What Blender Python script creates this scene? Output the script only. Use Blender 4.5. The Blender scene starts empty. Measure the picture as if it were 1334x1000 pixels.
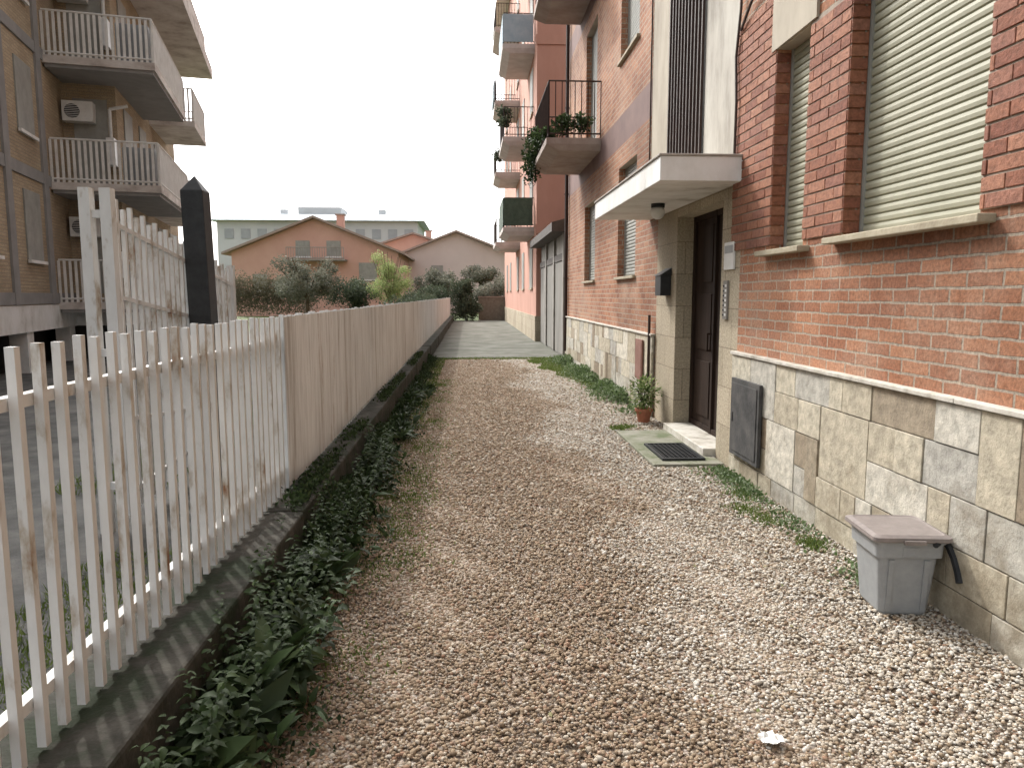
import bpy, math, random
import numpy as np
from mathutils import Vector, Matrix
random.seed(7); rng=np.random.default_rng(7)
S=bpy.context.scene
# ---------------------------------------------------------------- materials
def newmat(name):
    m=bpy.data.materials.new(name); m.use_nodes=True
    nt=m.node_tree; b=nt.nodes['Principled BSDF']
    return m,nt,b
def N(nt,t,**k):
    n=nt.nodes.new(t)
    for a,v in k.items(): setattr(n,a,v)
    return n
def ramp(nt,cols,pos=None):
    r=N(nt,'ShaderNodeValToRGB'); e=r.color_ramp.elements
    n=len(cols)
    while len(e)<n: e.new(0.5)
    for i,c in enumerate(cols):
        e[i].position = pos[i] if pos else i/(n-1)
        e[i].color=(c[0],c[1],c[2],1)
    return r
def mat(name,cols,scale=3,rough=.85,bump=.3,bdist=.01,stretch=(1,1,1),pos=None,detail=8,bscale=None,metal=0,spec=.3):
    m,nt,b=newmat(name)
    tc=N(nt,'ShaderNodeTexCoord'); mp=N(nt,'ShaderNodeMapping'); mp.inputs['Scale'].default_value=stretch
    nt.links.new(tc.outputs['Object'],mp.inputs['Vector'])
    nz=N(nt,'ShaderNodeTexNoise'); nz.inputs['Scale'].default_value=scale; nz.inputs['Detail'].default_value=detail; nz.inputs['Roughness'].default_value=.65
    nt.links.new(mp.outputs[0],nz.inputs['Vector'])
    if pos is None:
        n=len(cols); pos=[.3+.4*i/(n-1) for i in range(n)]
    r=ramp(nt,cols,pos); nt.links.new(nz.outputs['Fac'],r.inputs[0]); nt.links.new(r.outputs[0],b.inputs['Base Color'])
    b.inputs['Roughness'].default_value=rough; b.inputs['Metallic'].default_value=metal
    b.inputs['Specular IOR Level'].default_value=spec
    if bump:
        n2=N(nt,'ShaderNodeTexNoise'); n2.inputs['Scale'].default_value=bscale or scale*6; n2.inputs['Detail'].default_value=6
        nt.links.new(mp.outputs[0],n2.inputs['Vector'])
        bp=N(nt,'ShaderNodeBump'); bp.inputs['Strength'].default_value=bump; bp.inputs['Distance'].default_value=bdist
        nt.links.new(n2.outputs['Fac'],bp.inputs['Height']); nt.links.new(bp.outputs[0],b.inputs['Normal'])
    return m
def brickmat(name,c1,c2,mortar,bw=.25,rh=.078,ms=.009,stain=(.3,.25,.2),bd=.012,stainamt=.5,distort=.006,offs=.5,weather=.62):
    m,nt,b=newmat(name); L=nt.links.new
    tc=N(nt,'ShaderNodeTexCoord'); sp=N(nt,'ShaderNodeSeparateXYZ'); L(tc.outputs['Object'],sp.inputs[0])
    sn=N(nt,'ShaderNodeSeparateXYZ'); L(tc.outputs['Normal'],sn.inputs[0])
    ab=N(nt,'ShaderNodeMath',operation='ABSOLUTE'); L(sn.outputs[0],ab.inputs[0])
    gt=N(nt,'ShaderNodeMath',operation='GREATER_THAN'); L(ab.outputs[0],gt.inputs[0]); gt.inputs[1].default_value=.5
    mx=N(nt,'ShaderNodeMix'); L(gt.outputs[0],mx.inputs[0]); L(sp.outputs[0],mx.inputs[2]); L(sp.outputs[1],mx.inputs[3])
    cb=N(nt,'ShaderNodeCombineXYZ'); L(mx.outputs[0],cb.inputs[0]); L(sp.outputs[2],cb.inputs[1])
    nz=N(nt,'ShaderNodeTexNoise'); nz.inputs['Scale'].default_value=9; nz.inputs['Detail'].default_value=3; L(tc.outputs['Object'],nz.inputs['Vector'])
    sub=N(nt,'ShaderNodeVectorMath',operation='SUBTRACT'); L(nz.outputs['Color'],sub.inputs[0]); sub.inputs[1].default_value=(.5,.5,.5)
    scl=N(nt,'ShaderNodeVectorMath',operation='SCALE'); L(sub.outputs[0],scl.inputs[0]); scl.inputs['Scale'].default_value=distort*3
    ad=N(nt,'ShaderNodeVectorMath',operation='ADD'); L(cb.outputs[0],ad.inputs[0]); L(scl.outputs[0],ad.inputs[1])
    bt=N(nt,'ShaderNodeTexBrick'); bt.offset=offs; L(ad.outputs[0],bt.inputs['Vector'])
    bt.inputs['Scale'].default_value=1; bt.inputs['Brick Width'].default_value=bw; bt.inputs['Row Height'].default_value=rh
    bt.inputs['Mortar Size'].default_value=ms; bt.inputs['Mortar Smooth'].default_value=.25; bt.inputs['Bias'].default_value=0
    bt.inputs['Color1'].default_value=(*c1,1); bt.inputs['Color2'].default_value=(*c2,1); bt.inputs['Mortar'].default_value=(*mortar,1)
    n2=N(nt,'ShaderNodeTexNoise'); n2.inputs['Scale'].default_value=1.1; n2.inputs['Detail'].default_value=9; n2.inputs['Roughness'].default_value=.7; L(tc.outputs['Object'],n2.inputs['Vector'])
    r=ramp(nt,[(0,0,0),(1,1,1)],[.44,.72]); L(n2.outputs['Fac'],r.inputs[0])
    ml=N(nt,'ShaderNodeMath',operation='MULTIPLY'); L(r.outputs[0],ml.inputs[0]); ml.inputs[1].default_value=stainamt
    m2=N(nt,'ShaderNodeMix',data_type='RGBA'); L(ml.outputs[0],m2.inputs[0]); L(bt.outputs['Color'],m2.inputs[6]); m2.inputs[7].default_value=(*stain,1)
    n3=N(nt,'ShaderNodeTexNoise'); n3.inputs['Scale'].default_value=45; n3.inputs['Detail'].default_value=6; n3.inputs['Roughness'].default_value=.7; L(tc.outputs['Object'],n3.inputs['Vector'])
    r3=ramp(nt,[(.58,.58,.58),(1.2,1.18,1.15)],[.32,.66]); L(n3.outputs['Fac'],r3.inputs[0])
    m3=N(nt,'ShaderNodeMix',data_type='RGBA',blend_type='MULTIPLY'); m3.inputs[0].default_value=1; L(m2.outputs[2],m3.inputs[6]); L(r3.outputs[0],m3.inputs[7])
    # broad dark weathering
    n4=N(nt,'ShaderNodeTexNoise'); n4.inputs['Scale'].default_value=.55; n4.inputs['Detail'].default_value=8; n4.inputs['Roughness'].default_value=.6; L(tc.outputs['Object'],n4.inputs['Vector'])
    r4=ramp(nt,[(weather,weather*.98,weather*.97),(1.05,1.05,1.05)],[.38,.56]); L(n4.outputs['Fac'],r4.inputs[0])
    m4=N(nt,'ShaderNodeMix',data_type='RGBA',blend_type='MULTIPLY'); m4.inputs[0].default_value=1; L(m3.outputs[2],m4.inputs[6]); L(r4.outputs[0],m4.inputs[7])
    L(m4.outputs[2],b.inputs['Base Color']); b.inputs['Roughness'].default_value=.85; b.inputs['Specular IOR Level'].default_value=.2
    h=N(nt,'ShaderNodeMath',operation='MULTIPLY_ADD'); L(bt.outputs['Fac'],h.inputs[0]); h.inputs[1].default_value=-1; 
    h2=N(nt,'ShaderNodeMath',operation='MULTIPLY'); L(n3.outputs['Fac'],h2.inputs[0]); h2.inputs[1].default_value=.45; L(h2.outputs[0],h.inputs[2])
    bp=N(nt,'ShaderNodeBump'); bp.inputs['Strength'].default_value=.9; bp.inputs['Distance'].default_value=bd; L(h.outputs[0],bp.inputs['Height']); L(bp.outputs[0],b.inputs['Normal'])
    return m
def attrmat(name,cols,pos=None,rough=.8,trans=0,bump=0,noise=.0,nscale=30,dirt=False):
    m,nt,b=newmat(name); L=nt.links.new
    a=N(nt,'ShaderNodeAttribute'); a.attribute_name='rnd'
    r=ramp(nt,cols,pos); L(a.outputs['Fac'],r.inputs[0]); out=r.outputs[0]
    if noise:
        tc=N(nt,'ShaderNodeTexCoord'); nz=N(nt,'ShaderNodeTexNoise'); nz.inputs['Scale'].default_value=nscale; nz.inputs['Detail'].default_value=8; nz.inputs['Roughness'].default_value=.7
        L(tc.outputs['Object'],nz.inputs['Vector'])
        rr=ramp(nt,[(1-noise,)*3,(1+noise*.4,)*3],[.3,.65]); L(nz.outputs['Fac'],rr.inputs[0])
        mm=N(nt,'ShaderNodeMix',data_type='RGBA',blend_type='MULTIPLY'); mm.inputs[0].default_value=1; L(out,mm.inputs[6]); L(rr.outputs[0],mm.inputs[7]); out=mm.outputs[2]
        if bump:
            bp=N(nt,'ShaderNodeBump'); bp.inputs['Strength'].default_value=bump; bp.inputs['Distance'].default_value=.01; L(nz.outputs['Fac'],bp.inputs['Height']); L(bp.outputs[0],b.inputs['Normal'])
        if dirt: # brown iron-oxide stains and damp band near the soil
            n2=N(nt,'ShaderNodeTexNoise'); n2.inputs['Scale'].default_value=2.3; n2.inputs['Detail'].default_value=9; n2.inputs['Roughness'].default_value=.75; L(tc.outputs['Object'],n2.inputs['Vector'])
            sp=N(nt,'ShaderNodeSeparateXYZ'); L(tc.outputs['Object'],sp.inputs[0])
            ma=N(nt,'ShaderNodeMath',operation='MULTIPLY_ADD'); L(sp.outputs[2],ma.inputs[0]); ma.inputs[1].default_value=-.18; L(n2.outputs['Fac'],ma.inputs[2])
            r2=ramp(nt,[(0,0,0),(.8,.8,.8)],[.41,.64]); L(ma.outputs[0],r2.inputs[0])
            m2=N(nt,'ShaderNodeMix',data_type='RGBA'); L(r2.outputs[0],m2.inputs[0]); L(out,m2.inputs[6]); m2.inputs[7].default_value=(.20,.16,.105,1); out=m2.outputs[2]
    L(out,b.inputs['Base Color']); b.inputs['Roughness'].default_value=rough; b.inputs['Specular IOR Level'].default_value=.25
    if trans:
        t=N(nt,'ShaderNodeBsdfTranslucent'); L(out,t.inputs[0]); mx=N(nt,'ShaderNodeMixShader'); mx.inputs[0].default_value=trans
        L(b.outputs[0],mx.inputs[1]); L(t.outputs[0],mx.inputs[2]); L(mx.outputs[0],nt.nodes['Material Output'].inputs[0])
    return m
# ---------------------------------------------------------------- mesh builder
def empty(name,loc=(0,0,0),rz=0):
    e=bpy.data.objects.new(name,None); S.collection.objects.link(e); e.location=loc; e.rotation_euler=(0,0,rz); e.empty_display_size=.2; return e
class MB:
    def __init__(s): s.v=[];s.f=[];s.m=[];s.r=[];s.cr=0.
    def add(s,vs,fs,mi=0):
        o=len(s.v); s.v+= [tuple(p) for p in vs]; s.f+=[tuple(i+o for i in f) for f in fs]; s.m+=[mi]*len(fs); s.r+=[s.cr]*len(fs)
    def quad(s,a,b,c,d,mi=0): s.add([a,b,c,d],[(0,1,2,3)],mi)
    def box(s,x0,x1,y0,y1,z0,z1,mi=0):
        s.add([(x0,y0,z0),(x1,y0,z0),(x1,y1,z0),(x0,y1,z0),(x0,y0,z1),(x1,y0,z1),(x1,y1,z1),(x0,y1,z1)],
              [(0,3,2,1),(4,5,6,7),(0,1,5,4),(1,2,6,5),(2,3,7,6),(3,0,4,7)],mi)
    def cyl(s,p0,p1,r,n=8,mi=0,r1=None):
        p0=Vector(p0);p1=Vector(p1);d=(p1-p0).normalized(); a=d.orthogonal().normalized(); b=d.cross(a); r1=r if r1 is None else r1
        vs=[p0+a*math.cos(t)*r+b*math.sin(t)*r for t in [2*math.pi*i/n for i in range(n)]]+[p1+a*math.cos(t)*r1+b*math.sin(t)*r1 for t in [2*math.pi*i/n for i in range(n)]]
        s.add(vs,[(i,(i+1)%n,n+(i+1)%n,n+i) for i in range(n)]+[tuple(range(n))[::-1],tuple(range(n,2*n))],mi)
    def tube(s,pts,r,n=6,mi=0):
        for a,b in zip(pts[:-1],pts[1:]): s.cyl(a,b,r,n,mi)
    def build(s,name,mats,parent=None,bevel=0,smooth=False):
        me=bpy.data.meshes.new(name); me.from_pydata(s.v,[],s.f)
        for m in mats: me.materials.append(m)
        me.polygons.foreach_set('material_index',s.m)
        at=me.attributes.new('rnd','FLOAT','FACE'); at.data.foreach_set('value',np.array(s.r,dtype=np.float32))
        if smooth: me.polygons.foreach_set('use_smooth',[True]*len(s.f))
        me.update(); ob=bpy.data.objects.new(name,me); S.collection.objects.link(ob)
        if parent: ob.parent=parent
        if bevel:
            md=ob.modifiers.new('b','BEVEL'); md.width=bevel; md.segments=2; md.limit_method='ANGLE'
        return ob
def npmesh(name,V,T,rnd,mats,parent=None,smooth=False):
    me=bpy.data.meshes.new(name); V=np.asarray(V,dtype=np.float32).reshape(-1,3); T=np.asarray(T,dtype=np.int32).reshape(-1,3)
    me.vertices.add(len(V)); me.vertices.foreach_set('co',V.ravel()); me.loops.add(T.size); me.loops.foreach_set('vertex_index',T.ravel())
    me.polygons.add(len(T)); me.polygons.foreach_set('loop_start',np.arange(0,T.size,3,dtype=np.int32))
    if smooth: me.polygons.foreach_set('use_smooth',np.ones(len(T),dtype=bool))
    for m in mats: me.materials.append(m)
    me.update(calc_edges=True)
    at=me.attributes.new('rnd','FLOAT','FACE'); at.data.foreach_set('value',np.asarray(rnd,dtype=np.float32))
    ob=bpy.data.objects.new(name,me); S.collection.objects.link(ob)
    if parent: ob.parent=parent
    return ob
def nrm(a): return a/np.maximum(np.linalg.norm(a,axis=-1,keepdims=True),1e-9)
def leaves(pos,dr,ln,wd,droop=.2):
    """8-vertex folded, drooping leaf for every position"""
    n=len(pos); dr=nrm(dr); up=np.tile([0,0,1.],(n,1)); up=up+rng.normal(0,.35,(n,3))
    sd=nrm(np.cross(dr,up)); nn=nrm(np.cross(sd,dr)); ln=np.broadcast_to(ln,(n,))[:,None]; wd=np.broadcast_to(wd,(n,))[:,None]
    b=pos; m1=pos+dr*ln*.35+nn*ln*.04; m2=pos+dr*ln*.72-nn*ln*droop*.35; t=pos+dr*ln-nn*ln*droop
    l1=m1+sd*wd*.5+nn*wd*.14; r1=m1-sd*wd*.5+nn*wd*.14; l2=m2+sd*wd*.38+nn*wd*.1; r2=m2-sd*wd*.38+nn*wd*.1
    V=np.stack([b,l1,m1,r1,l2,m2,r2,t],1)
    F=np.array([[0,3,2],[0,2,1],[2,3,6],[2,6,5],[1,2,5],[1,5,4],[5,6,7],[5,7,4]])
    T=(np.arange(n)[:,None,None]*8+F[None]).reshape(-1,3)
    return V.reshape(-1,3),T
def small_leaves(pos,size,upb=.3):
    n=len(pos); d=nrm(rng.normal(0,1,(n,3))+[0,0,upb]); s=nrm(np.cross(d,rng.normal(0,1,(n,3)))); nn=np.cross(s,d)
    size=np.broadcast_to(size,(n,))[:,None]
    V=np.stack([pos,pos+d*size*.5+s*size*.32+nn*size*.08,pos+d*size,pos+d*size*.5-s*size*.32+nn*size*.08],1).reshape(-1,3)
    T=(np.arange(n)[:,None,None]*4+np.array([[0,1,2],[0,2,3]])[None]).reshape(-1,3)
    return V,T
def join(parts):
    Vs=[];Ts=[];Rs=[];o=0
    for V,T,R in parts: Vs.append(V);Ts.append(T+o);Rs.append(R);o+=len(V)
    return np.concatenate(Vs),np.concatenate(Ts),np.concatenate(Rs)
# ---------------------------------------------------------------- material set
BRICK=brickmat('red_brick',(.46,.22,.125),(.31,.13,.075),(.42,.36,.29),stain=(.38,.30,.235),stainamt=.6,ms=.008)
BEIGEBR=brickmat('beige_brick',(.50,.40,.275),(.41,.325,.225),(.36,.31,.24),bw=.25,rh=.07,stainamt=.3,stain=(.30,.26,.2),weather=.8)  # beige brick lightened, hazy veil put into its colour
TRAV=brickmat('travertine',(.50,.44,.34),(.42,.37,.28),(.24,.20,.15),bw=.42,rh=.37,ms=.004,stain=(.27,.22,.15),bd=.005,stainamt=.5,distort=.001,weather=.75)
STONE=attrmat('stone_slabs',[(.27,.21,.15),(.42,.37,.28),(.50,.45,.35),(.57,.525,.42),(.40,.385,.345),(.62,.58,.49)],[0,.12,.35,.6,.78,1],noise=.42,nscale=14,bump=1.0,dirt=True)
MORTAR=mat('mortar',[(.15,.125,.10),(.24,.21,.17)],8)
BAND=mat('brown_band',[(.15,.095,.085),(.22,.14,.125)],2)
PLASTER=mat('old_plaster',[(.20,.18,.15),(.42,.39,.34),(.56,.54,.48)],1.6,stretch=(1,1,.35),pos=[.3,.48,.65])
PLASTERB=mat('beige_plaster',[(.28,.24,.19),(.46,.41,.33)],2,stretch=(1,1,.4))
WHITEC=mat('white_concrete',[(.34,.31,.27),(.64,.63,.60),(.76,.755,.74)],2.2,stretch=(1,1,.6),pos=[.25,.42,.6])
CAPM=mat('canopy_cap',[(.28,.25,.22),(.45,.42,.38)],4)
SHUT=mat('shutter_slats',[(.29,.285,.21),(.38,.37,.285)],3,rough=.6,bump=.1)
SHUTD=mat('grey_shutter',[(.24,.24,.22),(.34,.34,.31)],3,rough=.6,bump=.1)
DARK=mat('dark_void',[(.015,.013,.012),(.03,.026,.022)],2)
IRON=mat('brown_iron',[(.03,.018,.015),(.06,.034,.027)],12,rough=.6,bump=.15)
BLACKM=mat('black_metal',[(.015,.016,.018),(.03,.032,.034)],14,rough=.5,bump=.1)
DOORM=mat('dark_door',[(.022,.014,.011),(.042,.027,.02)],6,rough=.75,stretch=(1,1,.1),bump=.2,spec=.12)
SILL=mat('travertine_sill',[(.28,.24,.17),(.44,.39,.29)],9,bump=.5,bdist=.005)
MARBLE=mat('marble_threshold',[(.26,.23,.19),(.46,.43,.37),(.58,.55,.50)],6,rough=.6,bump=.4,pos=[.32,.45,.6])
SALMON=mat('salmon_plaster',[(.42,.22,.165),(.52,.29,.225)],1.0,stretch=(1,1,.4),bump=.1)
SALMON2=mat('hazed_pink_orange',[(.52,.31,.25),(.60,.38,.31)],.5,bump=.05)  # far house plaster, paled in colour to stand in for haze
GREYC=mat('grey_concrete',[(.20,.185,.165),(.36,.34,.31)],1.7,bump=.4)
GARAGE=mat('garage_door_grey',[(.18,.17,.155),(.28,.265,.24)],2,stretch=(1,1,.3))
DARKROOF=mat('dark_fascia',[(.07,.06,.055),(.12,.105,.095)],4)
WPAINT=mat('white_paint_rusty',[(.22,.10,.045),(.40,.355,.30),(.60,.595,.58),(.68,.68,.67)],6,stretch=(1,1,.45),pos=[.29,.37,.45,.7],rough=.6,bump=.3,bdist=.003)
KERB=mat('mossy_kerb',[(.018,.026,.012),(.045,.042,.034),(.10,.095,.08)],4,pos=[.40,.53,.7],bump=.8,bdist=.015)
GREYPL=mat('grey_plastic',[(.26,.27,.275),(.32,.33,.335)],18,rough=.5,bump=.05)
LIDPL=mat('brown_plastic',[(.18,.155,.145),(.25,.215,.20)],18,rough=.55,bump=.05)
WHITEP=mat('white_enamel',[(.58,.58,.56),(.72,.72,.70)],6,rough=.4,bump=0)
TERRA=mat('terracotta',[(.30,.11,.065),(.40,.17,.10)],12)
CONC=mat('concrete_paving',[(.09,.09,.075),(.145,.145,.125),(.20,.20,.18)],1.1,pos=[.3,.5,.7],bump=.35,bdist=.005,bscale=40,rough=1,spec=.05)
MOSSC=mat('mossy_concrete',[(.09,.11,.05),(.18,.18,.13),(.24,.23,.19)],3,pos=[.35,.48,.62],bump=.5,bscale=50)
ASPH=mat('yard_asphalt',[(.055,.055,.05),(.10,.10,.095),(.16,.155,.145)],2.2,bump=.6,bscale=80,pos=[.35,.5,.66])
PATHG=mat('yard_paving',[(.20,.195,.18),(.30,.29,.27)],3,bump=.3)
GRASSG=mat('rough_grass_ground',[(.035,.055,.015),(.08,.11,.03),(.12,.11,.06)],1.2,pos=[.35,.5,.68],bump=.8,bdist=.03,bscale=60)
TILE=mat('roof_tiles',[(.27,.21,.18),(.38,.30,.26)],5,stretch=(1,1,1),bump=.5,bdist=.05)  # far roof tiles, haze mixed into the base colour
PALE=mat('hazed_pale_wall',[(.50,.505,.51),(.58,.585,.59)],.3,bump=0)  # far block wall, colour paled for distance haze
PALER=mat('hazed_blue_roof',[(.44,.49,.53),(.53,.58,.62)],.3,bump=0)  # far block roof, colour paled for distance haze
BARK=mat('bark',[(.06,.045,.03),(.14,.11,.08)],12,stretch=(1,1,.3),bump=.8)
LEAFD=attrmat('weed_leaves',[(.016,.028,.010),(.030,.050,.018),(.048,.080,.028),(.085,.12,.048)],trans=.25,rough=.6)
LEAFL=attrmat('pale_creeper_leaves',[(.05,.08,.03),(.09,.14,.05),(.16,.22,.10),(.32,.37,.26)],trans=.3,rough=.6)
LEAFG=attrmat('shrub_leaves',[(.045,.06,.04),(.075,.095,.06),(.11,.135,.085)],trans=.2)
LEAFY=attrmat('spring_leaves',[(.16,.21,.08),(.27,.33,.13),(.38,.44,.21)],trans=.35)
LEAFO=attrmat('olive_leaves',[(.09,.095,.07),(.16,.17,.13),(.25,.25,.20)],trans=.2)
# weathered sheet: pale grey-white paint with vertical dirt runs and rust patches
def sheetmat():
    m,nt,b=newmat('weathered_white_sheet'); L=nt.links.new
    tc=N(nt,'ShaderNodeTexCoord')
    def nz(sc,st,det=8,ro=.65):
        mp=N(nt,'ShaderNodeMapping'); mp.inputs['Scale'].default_value=st; L(tc.outputs['Object'],mp.inputs['Vector'])
        n=N(nt,'ShaderNodeTexNoise'); n.inputs['Scale'].default_value=sc; n.inputs['Detail'].default_value=det; n.inputs['Roughness'].default_value=ro; L(mp.outputs[0],n.inputs['Vector']); return n.outputs['Fac']
    def mul(a,c):
        x=N(nt,'ShaderNodeMix',data_type='RGBA',blend_type='MULTIPLY'); x.inputs[0].default_value=1; L(a,x.inputs[6]); L(c,x.inputs[7]); return x.outputs[2]
    r0=ramp(nt,[(.62,.625,.63),(.75,.765,.78)],[.36,.56]); L(nz(1.1,(1,1,.5)),r0.inputs[0])
    r1=ramp(nt,[(.60,.56,.52),(.88,.875,.87),(1,1,1)],[.33,.43,.53]); L(nz(9,(1,1,.07)),r1.inputs[0])
    r2=ramp(nt,[(.82,.815,.81),(1,1,1)],[.4,.54]); L(nz(38,(1,1,.06)),r2.inputs[0])
    o=mul(mul(r0.outputs[0],r1.outputs[0]),r2.outputs[0])
    r3=ramp(nt,[(0,0,0),(.6,.6,.6)],[.575,.68]); L(nz(3.2,(1,1,.25),10,.75),r3.inputs[0])
    mx=N(nt,'ShaderNodeMix',data_type='RGBA'); L(r3.outputs[0],mx.inputs[0]); L(o,mx.inputs[6]); mx.inputs[7].default_value=(.27,.175,.12,1)
    L(mx.outputs[2],b.inputs['Base Color']); b.inputs['Roughness'].default_value=.6; return m
SHEET=sheetmat()
# ---------------------------------------------------------------- camera, world, sun
cam=bpy.data.cameras.new('camera'); co=bpy.data.objects.new('camera',cam); S.collection.objects.link(co); S.camera=co
co.location=(0,0,1.6); co.rotation_euler=(math.radians(90-6.8),0,math.radians(-3.3)); cam.sensor_width=36; cam.lens=26; cam.clip_end=3000; cam.clip_start=.05
sunv=Vector((-.57,.90,1.0)).normalized(); el=math.asin(sunv.z); az=math.atan2(sunv.x,sunv.y)
w=bpy.data.worlds.new('World'); S.world=w; w.use_nodes=True; nt=w.node_tree
bg=nt.nodes['Background']; sky=N(nt,'ShaderNodeTexSky',sky_type='NISHITA'); sky.sun_disc=False; sky.sun_elevation=el; sky.sun_rotation=az
sky.air_density=1.2; sky.dust_density=6; sky.ozone_density=.8
hs=N(nt,'ShaderNodeHueSaturation'); hs.inputs['Saturation'].default_value=.16; hs.inputs['Value'].default_value=2.6
nt.links.new(sky.outputs[0],hs.inputs['Color']); nt.links.new(hs.outputs[0],bg.inputs[0]); bg.inputs[1].default_value=.15
sl=bpy.data.lights.new('sun','SUN'); sl.energy=2.3; sl.angle=math.radians(1.5); sl.color=(1,.96,.89); so=bpy.data.objects.new('sun',sl); S.collection.objects.link(so)
so.rotation_euler=sunv.to_track_quat('Z','Y').to_euler()
S.view_settings.view_transform='Standard'; S.view_settings.look='None'; S.view_settings.exposure=0
# ---------------------------------------------------------------- ground
def sheet(name,x0,x1,y0,y1,z,m,parent=None):
    b=MB(); b.quad((x0,y0,z),(x1,y0,z),(x1,y1,z),(x0,y1,z)); return b.build(name,[m],parent)
sheet('ground',-900,900,-60,1500,-.012,GRASSG)
sheet('yard_asphalt',-14,-1.42,-6,34,-.004,ASPH)
yp=MB(); yp.box(-14,-3.6,4.9,5.5,-.03,.06); yp.build('yard_kerb_path',[PATHG],bevel=.01)
# gravel base
gm,nt,b=newmat('gravel_base'); L=nt.links.new
tc=N(nt,'ShaderNodeTexCoord'); vo=N(nt,'ShaderNodeTexVoronoi'); vo.inputs['Scale'].default_value=62; L(tc.outputs['Object'],vo.inputs['Vector'])
sx=N(nt,'ShaderNodeSeparateColor'); L(vo.outputs['Color'],sx.inputs[0])
r=ramp(nt,[(.15,.115,.08),(.24,.185,.135),(.29,.235,.175),(.35,.295,.24),(.25,.165,.12),(.43,.385,.34)],[0,.25,.5,.72,.85,1]); L(sx.outputs[0],r.inputs[0])
nz=N(nt,'ShaderNodeTexNoise'); nz.inputs['Scale'].default_value=.9; nz.inputs['Detail'].default_value=6; L(tc.outputs['Object'],nz.inputs['Vector'])
r2=ramp(nt,[(.75,.73,.71),(1.1,1.1,1.1)],[.35,.65]); L(nz.outputs['Fac'],r2.inputs[0])
mm=N(nt,'ShaderNodeMix',data_type='RGBA',blend_type='MULTIPLY'); mm.inputs[0].default_value=1; L(r.outputs[0],mm.inputs[6]); L(r2.outputs[0],mm.inputs[7]); L(mm.outputs[2],b.inputs['Base Color']); b.inputs['Roughness'].default_value=.9
bp=N(nt,'ShaderNodeBump'); bp.invert=True; bp.inputs['Strength'].default_value=1; bp.inputs['Distance'].default_value=.015; L(vo.outputs['Distance'],bp.inputs['Height']); L(bp.outputs[0],b.inputs['Normal'])
gp=empty('gravel_path')
sheet('gravel_bed',-.99,2.42,-4,18.8,0,gm,gp)
# pebbles
p=(1+5**.5)/2
IV=nrm(np.array([(-1,p,0),(1,p,0),(-1,-p,0),(1,-p,0),(0,-1,p),(0,1,p),(0,-1,-p),(0,1,-p),(p,0,-1),(p,0,1),(-p,0,-1),(-p,0,1)],dtype=float))
IT=np.array([(0,11,5),(0,5,1),(0,1,7),(0,7,10),(0,10,11),(1,5,9),(5,11,4),(11,10,2),(10,7,6),(7,1,8),(3,9,4),(3,4,2),(3,2,6),(3,6,8),(3,8,9),(4,9,5),(2,4,11),(6,2,10),(8,6,7),(9,8,1)])
def pebbles(n,x0,x1):
    # density falls smoothly away from the near end while stones grow slightly, so no band edge shows
    Y=1.5+17.25*rng.random(n)**1.75; X=rng.uniform(x0,x1,n); rad=.0060+.00045*(Y-1.5)
    edge=-.74+.05*np.sin(Y*2.1)+.04*np.sin(Y*5.3)
    keep=(X>edge+rng.exponential(.05,n)-.16)
    keep&=~((X>1.70)&(Y>6.68)&(Y<8.55)&(rng.random(n)<.97))
    X=X[keep];Y=Y[keep];rad=rad[keep];n=len(X)
    rr=rad*rng.lognormal(0,.30,n); A=rng.uniform(0,6.28,n); tl=rng.normal(0,.3,(n,2))
    sc=np.stack([rr*rng.uniform(1,1.45,n),rr,rr*rng.uniform(.5,.8,n)],1)
    V=IV[None]*sc[:,None]*(1+rng.normal(0,.09,(n,12,1)))
    c,s=np.cos(tl[:,0])[:,None],np.sin(tl[:,0])[:,None]; V=np.stack([V[...,0]*c+V[...,2]*s,V[...,1],-V[...,0]*s+V[...,2]*c],-1)
    c,s=np.cos(A)[:,None],np.sin(A)[:,None]; V=np.stack([V[...,0]*c-V[...,1]*s,V[...,0]*s+V[...,1]*c,V[...,2]],-1)
    # slight unevenness of the bed: wheel ruts and footprints
    hz=.004*np.sin(X*4+np.sin(Y*1.1))+.003*np.sin(X*11+Y*7)
    V+=np.stack([X,Y,.004+hz+rng.uniform(0,.006,n)],1)[:,None]
    T=(np.arange(n)[:,None,None]*12+IT[None]).reshape(-1,3)
    q=rng.random(n)
    ed=1.05+.25*np.sin(Y*1.3)+.15*np.sin(Y*3.7)+rng.normal(0,.12,n)
    q=np.where((X>ed)&(rng.random(n)<.75),rng.uniform(.70,1.0,n),q*.86)
    return V.reshape(-1,3),T,np.repeat(q,20)
PEB=attrmat('pebbles_stone',[(.16,.115,.075),(.25,.185,.125),(.31,.24,.165),(.245,.15,.10),(.38,.32,.245),(.44,.40,.34),(.55,.525,.48)],[0,.22,.46,.56,.72,.87,1],rough=.9)
pp=pebbles(175000,-.95,2.42)
npmesh('pebbles',pp[0],pp[1],pp[2],[PEB],gp,smooth=True)
# concrete driveway
cd=MB(); cd.box(-1.0,2.44,18.8,47.6,-.1,.03); cd.build('concrete_driveway',[CONC])
# ---------------------------------------------------------------- boundary kerb wall
kb=MB()
y=-.5
while y<47:
    L_=2.4; j=random.uniform(-.012,.012); kb.box(-1.42,-.98+j,y,y+L_-.012,-.05,.35+random.uniform(-.006,.006)); y+=L_
kb.build('low_kerb_wall',[KERB],bevel=.015)
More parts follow.
